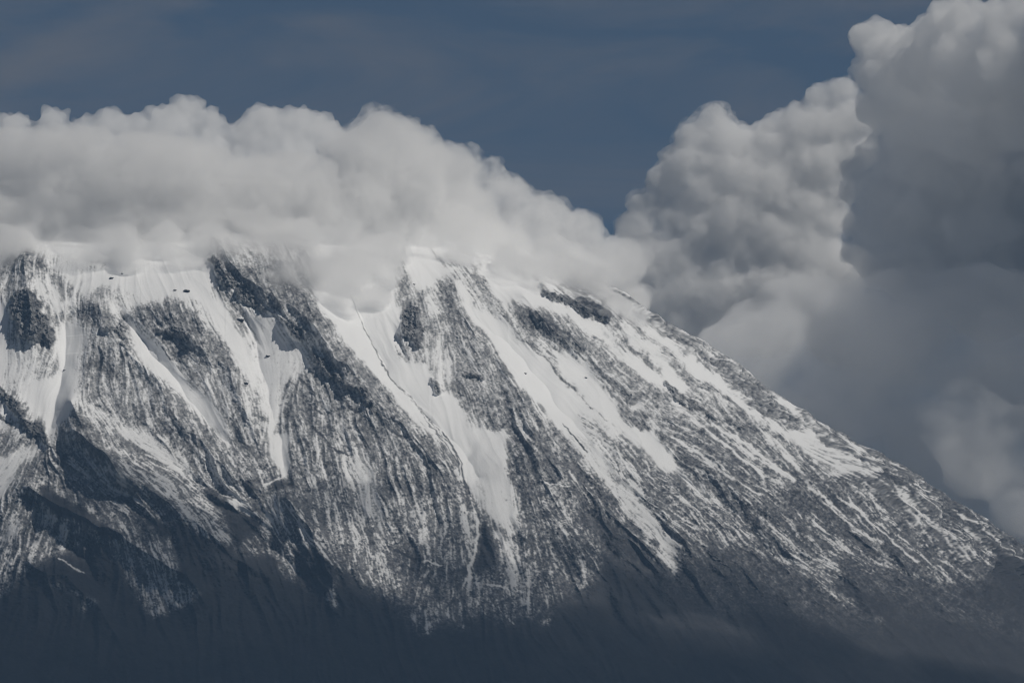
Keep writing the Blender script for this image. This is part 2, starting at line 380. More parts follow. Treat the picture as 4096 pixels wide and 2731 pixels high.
# S: (crop, snow cover, half width px, polyline)
STROKES = [
 ('B', .30, 3.5, [(100,260),(160,430),(200,530),(240,640),(300,740),(370,870),(430,960),(520,1070),(600,1160),(700,1270),(790,1370),(830,1470),(850,1580)]),
 ('B', .45, 3, [(420,950),(540,1080),(640,1230),(740,1330)]),
 ('E', .20, 4.5, [(740,-20),(800,70),(850,180),(890,320),(930,430),(970,540)]),
 ('E', .30, 3, [(700,0),(770,80),(830,200)]),
 ('E', .95, 7, [(950,540),(962,620),(930,760),(900,870),(920,890)]),
 ('E', .90, 6, [(860,950),(880,905)]),
 ('E', .85, 5, [(1020,950),(1140,965),(1160,1000)]),
 ('E', .85, 5, [(560,785),(660,795),(745,832)]),
 ('E', .02, 9, [(440,740),(560,780),(620,785)]),
 ('E', .80, 4, [(1370,310),(1450,330),(1530,345)]),
 ('E', .50, 4, [(880,1000),(960,1060),(1010,1130)]),
 ('E', .45, 4, [(1040,1040),(1100,1100),(1200,1190)]),
 ('D', .90, 5, [(1790,250),(1760,290),(1650,340)]),
 ('D', .85, 5, [(1780,440),(1870,560),(1920,640),(2000,720),(2090,830)]),
 ('D', .85, 4, [(370,800),(440,830),(520,870)]),
 ('F', .72, 9, [(560,0),(700,140),(850,330),(1000,470),(1130,600),(1300,700)]),
 ('F', .85, 6, [(1080,400),(1180,510),(1300,620),(1440,740),(1540,810)]),
 ('F', .85, 4, [(1440,310),(1560,368)]),
 ('F', .70, 4, [(1690,480),(1900,600),(2195,800)]),
 ('F', .80, 7, [(0,30),(200,170),(360,290),(540,390)]),
 ('F', .60, 7, [(300,0),(500,160),(700,260)]),
 ('C', .85, 9, [(250,1240),(480,1390),(640,1520),(760,1600)]),
 ('C', .80, 8, [(0,1120),(180,1260),(400,1440),(560,1568)]),
 ('B', .30, 5, [(1260,720),(1400,860),(1500,960),(1620,1090),(1760,1220)]),
 ('B', .15, 8, [(0,870),(80,970),(200,1050),(260,1120),(330,1200),(420,1290),(500,1350)]),
 ('B', .12, 8, [(60,1060),(110,1120),(175,1180)]),
 ('B', .12, 6, [(1480,370),(1540,400),(1640,450)]),
 ('B', .15, 5, [(1500,1240),(1560,1310),(1640,1420)]),
 ('B', .12, 6, [(1420,640),(1520,690),(1610,780)]),
 ('A', .10, 5, [(1880,970),(1960,1060),(1990,1150)]),
 ('A', .08, 7, [(1960,1140),(2010,1190)]),
 ('A', .10, 6, [(1960,1270),(2060,1380),(2190,1440)]),
 ('A', .10, 9, [(0,1190),(60,1240)]),
 ('A', .15, 5, [(1020,780),(1070,860)]),
]
# outcrops of bare rock standing out of the slope: (crop, snow left on them, outline, description)
OUTCROPS = [
 ('A', .04, [(90,420),(180,420),(240,490),(250,560),(330,640),(345,720),(310,770),(290,720),(230,750),(130,710),(80,620),(65,520)], 'dark bare cliff at the left end of the snow slope'),
 ('A', .06, [(1360,210),(1400,230),(1440,300),(1520,380),(1600,450),(1700,560),(1780,620),(1850,640),(1910,700),(1900,750),(1820,700),(1750,600),(1680,550),(1600,500),(1500,460),(1430,370),(1370,320),(1300,240)], 'long dark rock band under the cloud running down right'),
 ('A', .05, [(1900,590),(1960,575),(2020,600),(2020,635),(1930,635)], 'small dark rock face on the big ridge'),
 ('A', .05, [(1940,780),(2030,850),(2080,930),(2195,1010),(2195,1045),(2100,1000),(2030,930),(1960,850)], 'narrow dark rock step on the ridge'),
 ('A', .03, [(-60,960),(0,1000),(60,1050),(140,1160),(250,1260),(300,1340),(330,1400),(280,1380),(180,1270),(100,1180),(0,1070),(-60,1040)], 'dark diagonal rock dyke at the left edge'),
 ('A', .12, [(740,590),(770,640),(765,680),(800,760),(835,800),(760,760),(720,690),(650,670),(640,650),(730,650)], 'small dark crag above a snow gully'),
 ('A', .10, [(970,680),(1100,640),(1230,680),(1270,740),(1180,740),(1060,700)], 'dark band in the rounded rock buttress'),
 ('B', .05, [(555,475),(590,530),(610,620),(635,700),(620,750),(560,740),(490,690),(500,590),(520,530)], 'dark triangular outcrop between two snow chutes'),
 ('B', .02, [(1350,390),(1450,430),(1560,470),(1690,490),(1760,550),(1770,590),(1720,595),(1650,570),(1560,530),(1450,470)], 'dark blunt rock nose high on the right shoulder'),
 ('B', .03, [(850,930),(930,940),(1000,1000),(930,980)], 'dark overhang on the middle rib'),
 ('B', .12, [(640,980),(700,1000),(720,1045),(690,1060)], 'small dark rock in the middle of the main chute'),
 ('C', .08, [(-40,980),(120,1090),(300,1210),(430,1260),(420,1290),(250,1200),(80,1120),(-40,1060)], 'dark broken rock band on the right shoulder'),
 ('B', .04, [(130,1010),(220,1030),(270,1110),(330,1200),(250,1130)], 'dark slot wall on the left rib'),
]
# fall lines (crop, x1,y1,x2,y2)
FLOWS = [
 ('A',380,760,260,1250),('A',500,620,430,900),('A',40,560,30,950),('A',150,1400,0,1600),('A',780,600,1450,1400),('A',900,550,1200,900),
 ('A',560,1130,1150,1560),('A',1650,760,1720,1060),('A',1720,1060,1760,1480),('A',1850,900,1720,1250),('A',1400,700,1600,1050),('A',1450,350,2000,900),
 ('A',300,450,420,700),('A',540,800,520,1100),('A',1950,1200,1990,1500),('A',1200,250,1350,600),('A',2000,500,2195,800),
 ('B',200,530,420,940),('B',420,940,830,1470),('B',550,450,560,800),('B',700,700,720,1000),('B',800,900,850,1300),('B',950,1250,1080,1560),('B',1000,600,1300,1050),
 ('B',1300,800,1900,1330),('B',1250,500,1650,850),('B',1500,400,2195,950),('B',1900,500,2195,700),('B',1700,950,2195,1450),('B',0,700,400,1200),('B',100,1300,200,1560),
 ('B',1150,1100,1250,1500),('B',550,1250,780,1560),('B',1700,1300,2000,1568),('B',400,100,500,400),
 ('C',0,750,620,1150),('C',0,850,1100,1500),('C',0,1200,700,1568),('C',1000,1380,1400,1600),
 ('D',700,60,1400,600),('D',1000,200,1650,560),('D',100,100,-60,350),('D',120,500,0,900),('D',1750,0,1770,220),('D',2000,0,2050,300),('D',2050,400,2100,750),('D',400,200,900,560),
 ('D',900,700,1100,1100),('D',300,600,260,900),('D',1700,400,2090,820),
 ('E',150,150,350,800),('E',500,400,560,650),('E',700,450,740,700),('E',620,850,540,1080),('E',850,100,980,540),('E',1000,100,1220,640),('E',1050,600,1150,900),('E',1280,400,1270,700),
 ('E',1550,0,2195,800),('E',1950,0,2195,250),('E',1850,150,2195,560),('E',1400,700,1550,1050),('E',1300,850,1320,1050),('E',900,950,880,1150),('E',250,650,400,1000),
 ('F',0,220,760,870),('F',560,0,1300,700),('F',1080,400,1540,810),('F',300,0,1100,620),('F',750,20,1250,250),('F',1500,340,2195,790),('F',900,600,1600,1050),('F',1600,700,2195,1150),
 ('F',0,600,600,1050),('F',1300,400,1600,700),
]
# crests and hollows: (crop, height m, half width px, polyline)
RELIEF = [
 ('A', 34, 80, [(1350,120),(1560,330),(1850,520),(2050,760),(2195,980)]),
 ('B', 32, 90, [(-60,640),(120,900),(330,1120),(560,1320),(760,1568)]),
 ('B', -22, 70, [(150,300),(230,640),(420,960),(700,1270),(950,1568)]),
 ('B', 26, 60, [(820,330),(900,600),(1030,850),(1250,1200),(1500,1568)]),
 ('B', -20, 60, [(900,480),(1100,740),(1400,1080),(1700,1360),(2000,1568)]),
 ('B', 26, 50, [(1240,500),(1500,730),(1800,960),(2195,1300)]),
 ('B', 24, 40, [(1350,400),(1600,500),(1770,580),(1990,780),(2195,900)]),
 ('A', -22, 70, [(440,620),(420,900),(330,1250)]),
 ('A', 34, 90, [(170,250),(180,450),(230,700)]),
 ('A', 30, 90, [(620,560),(760,740),(1000,1050),(1280,1400),(1460,1600)]),
 ('A', -24, 60, [(770,600),(960,850),(1200,1090),(1440,1380)]),
 ('A', 26, 80, [(1050,560),(1250,740),(1450,900),(1560,1200)]),
 ('A', -22, 70, [(1560,620),(1640,900),(1720,1200),(1790,1500)]),
 ('A', 40, 70, [(490,1130),(560,1300),(760,1568)]),
 ('D', 46, 80, [(490,0),(700,180),(950,380),(1250,620),(1560,840)]),
 ('D', -26, 80, [(1200,280),(1450,480),(1700,700)]),
 ('D', 44, 80, [(200,370),(500,520),(860,720),(1140,900),(1300,1080)]),
 ('D', -30, 80, [(300,560),(500,760),(700,1000)]),
 ('D', 40, 80, [(200,820),(420,900),(600,1060),(760,1300)]),
 ('D', 36, 70, [(1780,420),(1950,650),(2090,830),(2090,1050)]),
 ('D', -28, 90, [(1700,700),(1900,880),(1980,1100)]),
 ('E', -20, 50, [(850,180),(960,540),(920,880)]),
 ('E', 24, 100, [(1300,150),(1480,480),(1650,800)]),
 ('E', -28, 110, [(1650,460),(1900,760),(2195,1080)]),
 ('E', 26, 70, [(1700,60),(2000,380),(2300,760)]),
 ('F', -20, 50, [(0,240),(380,520),(760,880)]),
 ('F', 28, 80, [(300,200),(620,500),(950,740),(1200,1000),(1350,1250)]),
 ('F', -20, 80, [(760,380),(1200,720),(1600,1000)]),
 ('F', 26, 90, [(1150,260),(1500,520),(1900,850)]),
]


# ------------------------------------------------------------------ snow cover S on the face map
S = np.where(MY < 1100, 0.7, 0.02)
for c, v, f, pts in PATCHES:
    sl, m = poly_mask(src(c, pts), f)
    if m.size:
        S[sl] += (v - S[sl]) * m
for c, v, wd, pts in STROKES:
    sl, m = stroke_mask(src(c, pts), wd)
    if m.size:
        S[sl] += (v - S[sl]) * m
OM = np.zeros((GH, GW))                          # outcrop height profile
OID = np.full((GH, GW), -1, int)
for i, (c, v, pts, lab) in enumerate(OUTCROPS):
    sl, m = poly_mask(src(c, pts), 2.5)
    if m.size:
        S[sl] += (v + 0.13 - S[sl]) * m
        OM[sl] = np.maximum(OM[sl], m)
        OID[sl] = np.where(m > 0.5, i, OID[sl])

# fall-line field
fx = np.zeros((GH, GW)); fy = np.zeros((GH, GW)); fw = np.zeros((GH, GW))
cs = 6
cx, cyy = MX[::cs, ::cs], MY[::cs, ::cs]
ax, ay, aw = [np.zeros(cx.shape) for _ in range(3)]
bx, by = cx - 975, (cyy - 150) * 0.85            # the cone's own fall line
bl = np.hypot(bx, by)
ax += bx / bl * 3e-5; ay += by / bl * 3e-5; aw += 3e-5
for c, x1, y1, x2, y2 in FLOWS:
    p = src(c, [(x1, y1), (x2, y2)])
    d = line_dist(p, cx, cyy)
    L = np.hypot(*(p[1] - p[0]))
    g = 1 / (d + 15) ** 2.2
    ax += g * (p[1, 0] - p[0, 0]) / L
    ay += g * (p[1, 1] - p[0, 1]) / L
q = np.hypot(ax, ay) + 1e-12
ax, ay = blur(ax / q, 2), blur(ay / q, 2)
ci, cj = (np.arange(GH) / cs), (np.arange(GW) / cs)
JJ, II = np.meshgrid(cj, ci)
FX, FY = bil(ax, JJ, II), bil(ay, JJ, II)
wob = noise2(7 * U) * 0.13 + noise2(22 * U) * 0.10
FX, FY = FX * np.cos(wob) - FY * np.sin(wob), FX * np.sin(wob) + FY * np.cos(wob)
q = np.hypot(FX, FY); FX /= q; FY /= q


def lics(arrs, ns, step=1.15):
    """smear grids along the fall lines, ns steps each way"""
    J0, I0 = np.meshgrid(np.arange(GW, dtype=np.float32), np.arange(GH, dtype=np.float32))
    f32x, f32y = FX.astype(np.float32).ravel(), FY.astype(np.float32).ravel()
    fl = [a_.astype(np.float32).ravel() for a_ in arrs]
    acc = [a_.copy() for a_ in fl]
    for sgn in (1, -1):
        J, I = J0.ravel().copy(), I0.ravel().copy()
        for k in range(max(ns)):
            ii = np.clip(I + 0.5, 0, GH - 1).astype(np.int32) * GW + np.clip(J + 0.5, 0, GW - 1).astype(np.int32)
            J += sgn * step * f32x[ii]; I += sgn * step * f32y[ii]
            ii = np.clip(I + 0.5, 0, GH - 1).astype(np.int32) * GW + np.clip(J + 0.5, 0, GW - 1).astype(np.int32)
            for q_, n in enumerate(ns):
                if k < n:
                    acc[q_] += (0.5 + 0.5 * math.cos(math.pi * (k + 1) / (n + 1))) * fl[q_][ii]
    return [norm(a_.reshape(GH, GW).astype(float)) for a_ in acc]


white = lambda: rng.standard_normal((GH, GW))
streak_a, streak_b, streak_c, streak_d, streak_e = lics([norm(blur(white(), 0.7)), noise2(1.2), noise2(2.6), noise2(6), noise2(14)], [9, 24, 50, 70, 90])
flute = norm(-np.abs(streak_d)) * 0.7 + norm(-np.abs(streak_e))      # sharp gullies between rounded ribs
grain = norm(blur(white(), 0.85))
rough = fbm2(2.8, 3, 0.9)
lump = fbm2(17, 5, 0.65)
wide = fbm2(56, 4, 0.55)

mix = np.clip(1 - np.abs(S - 0.5) * 2, 0, 1)      # most broken where half covered
fan = blur(np.clip((S - 0.40) / 0.15, 0, 1) * np.clip((0.95 - S) / 0.1, 0, 1), 6)   # scree fans: snow lies in streaks there
low_fan = np.clip((MY - 1900) / 250, 0, 1)
low2 = np.clip((MY - 1550) / 600, 0, 1)
S *= 1 - 0.24 * low2 * np.clip((0.78 - S) / 0.25, 0.3, 1) * np.clip((0.9 - S) / 0.2, 0, 1)
stw = np.clip(0.75 + 0.35 * fan + 0.2 * wide, 0.35, 1.3)
V = S + (0.08 + 0.115 * mix) * (1 + 0.55 * low2) * (stw * (0.55 * streak_a + 0.75 * streak_b + 0.55 * streak_c + 0.3 * streak_d) + 0.40 * grain + 0.40 * rough + 0.25 * lump) * np.clip(S * 4, 0.12, 1) * np.clip((1.06 - S) * 3.2, 0.05, 1)
cover = 1 / (1 + np.exp(-(V - 0.5) * (9.0 + 3.5 * low2)))
dust = np.clip(S * 0.58 + 0.06 * rough + 0.06 * grain, 0, 0.48) * np.clip(S * 5, 0, 1) * (1 - 0.3 * low2)
cover = np.clip(cover + dust * (1 - cover), 0, 1) * (1 - 0.25 * low2)

# ------------------------------------------------------------------ relief H (metres, across the slope)
SWX, SWY = fbm2(26 * U, 3, 0.45) * 15, fbm2(26 * U, 3, 0.45) * 15
H = np.zeros((GH, GW))
for c, h, wd, pts in RELIEF:
    p = src(c, pts)
    sl = window(p, 4 * wd)
    X, Y = MX[sl] + SWX[sl], MY[sl] + SWY[sl]
    if X.size:
        d = line_dist(p, X, Y) / wd
        H[sl] += (1.6 if c in 'ABD' else 1.5) * h * np.exp(-d * 1.1)
rockiness = blur(np.clip(1.08 - 1.45 * S, 0, 1), 7)
H -= blur(np.clip(S, 0, 1), 11) * 6
H += rockiness * (1.1 * rough + 1.8 * lump + 0.4 * grain + stw * (0.4 * streak_b + 0.8 * streak_c) + 7.0 * flute + 5.0 * wide)
H += 0.08 * streak_b + 0.12 * streak_c + 0.15 * lump + 0.9 * flute
low = np.clip((MY - 2250) / 350, 0, 1)
H *= 1 - 0.7 * low
OB = blur(OM, 1.2)
H += OB * (13 + 5 * np.abs(lump) + 2.0 * rough)

# ------------------------------------------------------------------ the mountain: a cone with the photographed skyline, its face surveyed by the map
Y0 = 31500.0                                     # axis distance
prof = np.array([(2160, 1040), (2260, 1110), (2370, 1146), (2490, 1187), (2577, 1245), (2716, 1332), (2873, 1419), (3100, 1593), (3256, 1698),
                 (3535, 1863), (3710, 1968), (3901, 2081), (4096, 2220), (4420, 2440), (4900, 2760), (5300, 3010)], float)
pw = at(prof[:, 0], prof[:, 1], Y0)
X0 = float(at(600, 1000, Y0)[0])
pr, pz = pw[:, 0] - X0, pw[:, 2]
slope = 0.62
ztop = float(at(1000, 835, Y0)[2])
rz_z = np.concatenate(([ztop + 4, ztop], pz, [900, 400, 0, -40]))
rz_r = np.concatenate(([1, pr[0] - (ztop - pz[0]) / slope], pr, [pr[-1] + (pz[-1] - 900) / 0.50, pr[-1] + (pz[-1] - 900) / 0.50 + 1500, pr[-1] + (pz[-1] - 900) / 0.50 + 4200, pr[-1] + (pz[-1] - 900) / 0.50 + 4500]))
o_ = np.argsort(rz_z)
rz_z, rz_r = rz_z[o_], rz_r[o_]
radius = lambda z: np.interp(z, rz_z, rz_r)

NR, NC = 1150, 1900
zt, zb = float(at(2000, 850, Y0)[2]), float(at(2000, 3060, Y0 - 2600)[2])
zrow = np.linspace(zt, zb, NR)
rr = radius(zrow)
rr = blur(rr[:, None], 5)[:, 0]
s_ = np.linspace(0, 1, NC)
wj = 1 - (1 - s_) ** 1.25                        # closer columns towards the skyline
xl = np.maximum(float(at(-170, 1000, Y0 - 2000)[0]), X0 - rr * 0.997)
xr = X0 + rr
bxx = xl[:, None] + (xr - xl)[:, None] * wj[None]
sn = np.clip((bxx - X0) / rr[:, None], -1, 1)
cn = np.sqrt(np.maximum(1 - sn * sn, 0))
base = np.stack([bxx, Y0 - rr[:, None] * cn, np.repeat(zrow[:, None], NC, 1)], -1)
jit = np.random.default_rng(3)
px, py = project(base)
gj, gi = (px - GX0) / CELL - 0.5, (py - GY0) / CELL - 0.5
h = bil(H, gj, gi)
cov = bil(cover, gj, gi)
oid = OID[np.clip(gi.round().astype(int), 0, GH - 1), np.clip(gj.round().astype(int), 0, GW - 1)]
edge = np.clip((np.abs(sn) - 0.80) / 0.19, 0, 1); edge = edge * edge * (3 - 2 * edge)
dx, dy = sn * edge, -cn
dl = np.hypot(dx, dy) + 1e-6
hh = h / 0.56
verts = base.copy()
verts[..., 0] += dx / dl * hh
verts[..., 1] += dy / dl * hh
# far side: folded back from the skyline so that the flank is a closed shoulder
NB = 40
th = np.linspace(math.pi / 2, math.pi * 1.5, NB)[1:]
step = 4
vz = np.repeat(zrow[:, None], NB - 1, 1)
back = np.stack([X0 + rr[:, None] * np.sin(th)[None], Y0 - rr[:, None] * np.cos(th)[None], vz], -1)
verts = np.concatenate([verts, back], 1)
covb = np.repeat(np.clip((zrow - 1700) / 1200, 0, 0.9)[:, None], NB - 1, 1)
cov = np.concatenate([cov, covb], 1)
oid = np.concatenate([oid, np.full((NR, NB - 1), -1)], 1)
NCT = NC + NB - 1
idx = np.arange(NR * NCT).reshape(NR, NCT)
quads = np.stack([idx[:-1, :-1], idx[1:, :-1], idx[1:, 1:], idx[:-1, 1:]], -1).reshape(-1, 4)
qo = oid[:-1, :-1].reshape(-1)
V3 = verts.reshape(-1, 3)
CV = cov.reshape(-1)


def mesh_from(name, v, f, attrs=None, smooth=True):
    f = np.asarray(f)
    me = bpy.data.meshes.new(name)
    k = f.shape[1]
    me.vertices.add(len(v)); me.vertices.foreach_set('co', np.asarray(v, np.float32).ravel())
    me.loops.add(f.size); me.loops.foreach_set('vertex_index', f.ravel().astype(np.int32))
    me.polygons.add(len(f))
    me.polygons.foreach_set('loop_start', np.arange(0, f.size, k, dtype=np.int32))
    me.polygons.foreach_set('use_smooth', np.full(len(f), smooth))
    for an, av in (attrs or {}).items():
        at_ = me.attributes.new(an, 'FLOAT', 'POINT')
        at_.data.foreach_set('value', np.asarray(av, np.float32).ravel())
    me.update(calc_edges=True)
    return me


def link(name, me, mat, parent=None, **props):
    o = bpy.data.objects.new(name, me)
    col.objects.link(o)
    if mat:
        me.materials.append(mat)
    if parent:
        o.parent = parent
    for k_, v_ in props.items():
        o[k_] = v_
    return o


def new_mat(name):
    m = bpy.data.materials.new(name); m.use_nodes = True
    return m, m.node_tree.nodes, m.node_tree.links, m.node_tree.nodes['Principled BSDF']


# snow over volcanic rock: the snow attribute is how much of the ground it covers
mount_mat, n_, l_, b_ = new_mat('snowy_volcanic_rock')
an = n_.new('ShaderNodeAttribute'); an.attribute_name = 'snow'
tc = n_.new('ShaderNodeTexCoord')
nz = n_.new('ShaderNodeTexNoise'); nz.inputs['Scale'].default_value = 0.012; nz.inputs['Detail'].default_value = 6
l_.new(tc.outputs['Object'], nz.inputs['Vector'])
rk = n_.new('ShaderNodeMix'); rk.data_type = 'RGBA'
rk.inputs['A'].default_value = (0.020, 0.021, 0.026, 1); rk.inputs['B'].default_value = (0.050, 0.051, 0.055, 1)
l_.new(nz.outputs['Fac'], rk.inputs['Factor'])
mx = n_.new('ShaderNodeMix'); mx.data_type = 'RGBA'
l_.new(an.outputs['Fac'], mx.inputs['Factor'])
l_.new(rk.outputs['Result'], mx.inputs['A'])
mx.inputs['B'].default_value = (0.83, 0.84, 0.85, 1)
l_.new(mx.outputs['Result'], b_.inputs['Base Color'])
b_.inputs['Roughness'].default_value = 0.85
b_.inputs['Specular IOR Level'].default_value = 0.15


def submesh(name, sel):
    f = quads[sel]
    u, inv = np.unique(f, return_inverse=True)
    return mesh_from(name, V3[u], inv.reshape(-1, 4), {'snow': CV[u]})


mountain = link('mountain', submesh('mountain', qo < 0), mount_mat, kind='structure', label='steep snow streaked volcano flank running down to the right under cloud')
for i, (c, v, pts, lab) in enumerate(OUTCROPS):
    if (qo == i).sum() > 20:
        link('rock_outcrop', submesh('rock_outcrop', qo == i), mount_mat, mountain, label=lab)

_ico = {}
def ico(sub):
    if sub not in _ico:
        import bmesh
        b = bmesh.new(); bmesh.ops.create_icosphere(b, subdivisions=sub, radius=1)
        b.verts.ensure_lookup_table()
        _ico[sub] = (np.array([v.co[:] for v in b.verts]), np.array([[v.index for v in f.verts] for f in b.faces]))
        b.free()
    return _ico[sub]


# loose boulders lying on the snow
def boulder(c, x, y, r, lab, seed):
    p = src(c, [(x, y)])[0]
    k = np.argmin((px - p[0]) ** 2 + (py - p[1]) ** 2)
    pos = verts[k // NC, k % NC]
    R = r * K * PXM * 0.7
    v, f = ico(4)
    rg = np.random.default_rng(seed)
    d = np.ones(len(v))
    for q_ in range(14):                         # flat chipped faces
        n = rg.normal(size=3); n /= np.linalg.norm(n)
        d = np.minimum(d, rg.uniform(0.62, 0.95) / np.maximum(v @ n, 0.3))
    d *= 1 + 0.05 * np.sin(v @ rg.normal(size=3) * 9) + 0.04 * np.sin(v @ rg.normal(size=3) * 17)
    sc_ = np.array((1.15, 1.0, 0.85)) * R
    vv = v * d[:, None] * sc_
    snow = np.clip((v[:, 2] - 0.15) * 2.5 + rg.normal(size=len(v)) * 0.25, 0, 0.9)
    o = link('boulder', mesh_from('boulder', vv, f, {'snow': snow}), mount_mat, label=lab, category='boulder', group='dark boulders lying on the snow')
    o.location = pos + np.array((0, -0.3 * R, 0.12 * R))


BOULDERS = [('A', 1170, 420, 26, 'largest dark boulder alone on the upper left snowfield'),
            ('A', 1098, 413, 13, 'small dark boulder just left of the largest boulder on the upper snowfield'),
            ('A', 1505, 590, 32, 'broad dark boulder beside the long dark rock band'),
            ('A', 1680, 820, 17, 'dark boulder at the head of the streaked snow fan below the long rock band'),
            ('A', 1545, 1000, 19, 'dark oblong boulder on the left side of the streaked snow fan'),
            ('A', 765, 305, 10, 'small dark boulder under the cloud edge on the upper left snow'),
            ('A', 700, 335, 17, 'low dark boulder under the cloud edge beside a smaller one'),
            ('A', 400, 905, 12, 'dark boulder in the snow gully right of the left cliff'),
            ('B', 1255, 930, 12, 'lone dark boulder in the middle of the second snow chute'),
            ('B', 1635, 960, 11, 'dark boulder on the thin snow strip right of the second chute'),
            ('B', 560, 372, 10, 'small dark boulder above the triangular outcrop'),
            ('B', 210, 312, 9, 'small dark boulder at the top of the main chute near the thin crack')]

for q_, (c, x, y, r, lab) in enumerate(BOULDERS):
    boulder(c, x, y, r, lab, q_)

# foot and top of the cone, below and above the surveyed face
def skirt(z0, z1, n, name):
    zz = np.linspace(z0, z1, n); r_ = radius(zz)
    t = np.linspace(-math.pi, math.pi, 161)
    v = np.stack([X0 + r_[:, None] * np.sin(t), Y0 - r_[:, None] * np.cos(t), np.repeat(zz[:, None], 161, 1)], -1)
    ii = np.arange(n * 161).reshape(n, 161)
    f = np.stack([ii[:-1, :-1], ii[1:, :-1], ii[1:, 1:], ii[:-1, 1:]], -1).reshape(-1, 4)
    sn_ = np.clip((v[..., 2] - 1900) / 900, 0, 1)
    return link(name, mesh_from(name, v.reshape(-1, 3), f, {'snow': sn_.reshape(-1)}), mount_mat, mountain)


skirt(zb + 1, -30, 30, 'foot_slope')
skirt(zt - 8, ztop + 4, 40, 'summit_slope')

# ------------------------------------------------------------------ ground to the horizon
gm, n_, l_, b_ = new_mat('plain_ground')
nz = n_.new('ShaderNodeTexNoise'); nz.inputs['Scale'].default_value = 0.002; nz.inputs['Detail'].default_value = 8
tc = n_.new('ShaderNodeTexCoord'); l_.new(tc.outputs['Object'], nz.inputs['Vector'])
cr = n_.new('ShaderNodeValToRGB'); cr.color_ramp.elements[0].color = (0.035, 0.05, 0.025, 1); cr.color_ramp.elements[1].color = (0.11, 0.10, 0.07, 1)
cr.color_ramp.elements[0].position = 0.35; cr.color_ramp.elements[1].position = 0.65
l_.new(nz.outputs['Fac'], cr.inputs['Fac']); l_.new(cr.outputs['Color'], b_.inputs['Base Color'])
b_.inputs['Roughness'].default_value = 0.95
G = 120000.0
link('ground', mesh_from('ground', np.array([(-G, -G, 0), (G, -G, 0), (G, G, 0), (-G, G, 0)]), np.array([[0, 1, 2, 3]]), smooth=False), gm, kind='structure')

# ------------------------------------------------------------------ clouds: heaped lobes, each cloud a body of scattering air
def face_depth(px, py):
    """depth of the mountain's plain cone along the sight line of a pixel"""
    y = Y0
    for _ in range(12):
        p = at(px, py, y)
        r_ = float(radius(p[2])); q_ = r_ * r_ - (p[0] - X0) ** 2
        y = Y0 - math.sqrt(max(q_, 0))
    return y


def cloud_mat(name, density, albedo=(0.995, 0.995, 0.995), aniso=0.0, skin=0.0, shred=0):
    m = bpy.data.materials.new(name); m.use_nodes = True
    n, l = m.node_tree.nodes, m.node_tree.links
    n.clear()
    out = n.new('ShaderNodeOutputMaterial')
    pv = n.new('ShaderNodeVolumePrincipled')
    pv.inputs['Color'].default_value = (*albedo, 1)
    pv.inputs['Density'].default_value = density
    pv.inputs['Anisotropy'].default_value = aniso
    l.new(pv.outputs[0], out.inputs['Volume'])
    if shred:                                    # torn, uneven mist: density follows a 3-D noise of this size
        tc_ = n.new('ShaderNodeTexCoord'); no = n.new('ShaderNodeTexNoise'); mr = n.new('ShaderNodeMapRange')
        no.inputs['Scale'].default_value = 1.0 / shred; no.inputs['Detail'].default_value = 3; no.inputs['Distortion'].default_value = 0.4
        mr.inputs['From Min'].default_value = 0.40; mr.inputs['From Max'].default_value = 0.66
        mr.inputs['To Min'].default_value = density * 0.3; mr.inputs['To Max'].default_value = density * 2.3
        l.new(tc_.outputs['Object'], no.inputs['Vector']); l.new(no.outputs['Fac'], mr.inputs['Value']); l.new(mr.outputs[0], pv.inputs['Density'])
        m.cycles.volume_step_rate = 0.15
    t = n.new('ShaderNodeBsdfTransparent'); d = n.new('ShaderNodeBsdfDiffuse')
    d.inputs['Color'].default_value = (0.9, 0.9, 0.9, 1)
    mxs = n.new('ShaderNodeMixShader'); mxs.inputs[0].default_value = skin
    l.new(t.outputs[0], mxs.inputs[1]); l.new(d.outputs[0], mxs.inputs[2])
    l.new(mxs.outputs[0], out.inputs['Surface'])
    return m


TEX = {}
def tex(kind, size, **kw):
    k = (kind, size)
    if k not in TEX:
        t = bpy.data.textures.new(f'{kind.lower()}_{size}', kind); t.noise_scale = size
        for a, v in kw.items():
            setattr(t, a, v)
        TEX[k] = t
    return TEX[k]


def largest_shell(me):
    """drop the closed bubbles left inside the fused lobes"""
    n = len(me.vertices)
    e = np.empty(len(me.edges) * 2, np.int32); me.edges.foreach_get('vertices', e); e = e.reshape(-1, 2)
    lab = np.arange(n)
    while True:
        m = np.minimum(lab[e[:, 0]], lab[e[:, 1]])
        new = lab.copy()
        np.minimum.at(new, e[:, 0], m); np.minimum.at(new, e[:, 1], m)
        new = new[new]; new = new[new]
        if (new == lab).all():
            break
        lab = new
    cnt = np.bincount(lab, minlength=n)
    ok = cnt[lab] > 0.04 * cnt.max()
    if ok.all():
        return me
    v = np.empty(n * 3, np.float32); me.vertices.foreach_get('co', v); v = v.reshape(-1, 3)
    lt = np.empty(len(me.polygons), np.int32); me.polygons.foreach_get('loop_total', lt)
    lv = np.empty(len(me.loops), np.int32); me.loops.foreach_get('vertex_index', lv)
    out = None
    if (lt == 4).all():
        f = lv.reshape(-1, 4)
        f = f[ok[f[:, 0]]]
        u, inv = np.unique(f, return_inverse=True)
        out = mesh_from('cloud', v[u], inv.reshape(-1, 4))
        bpy.data.meshes.remove(me)
    return out or me


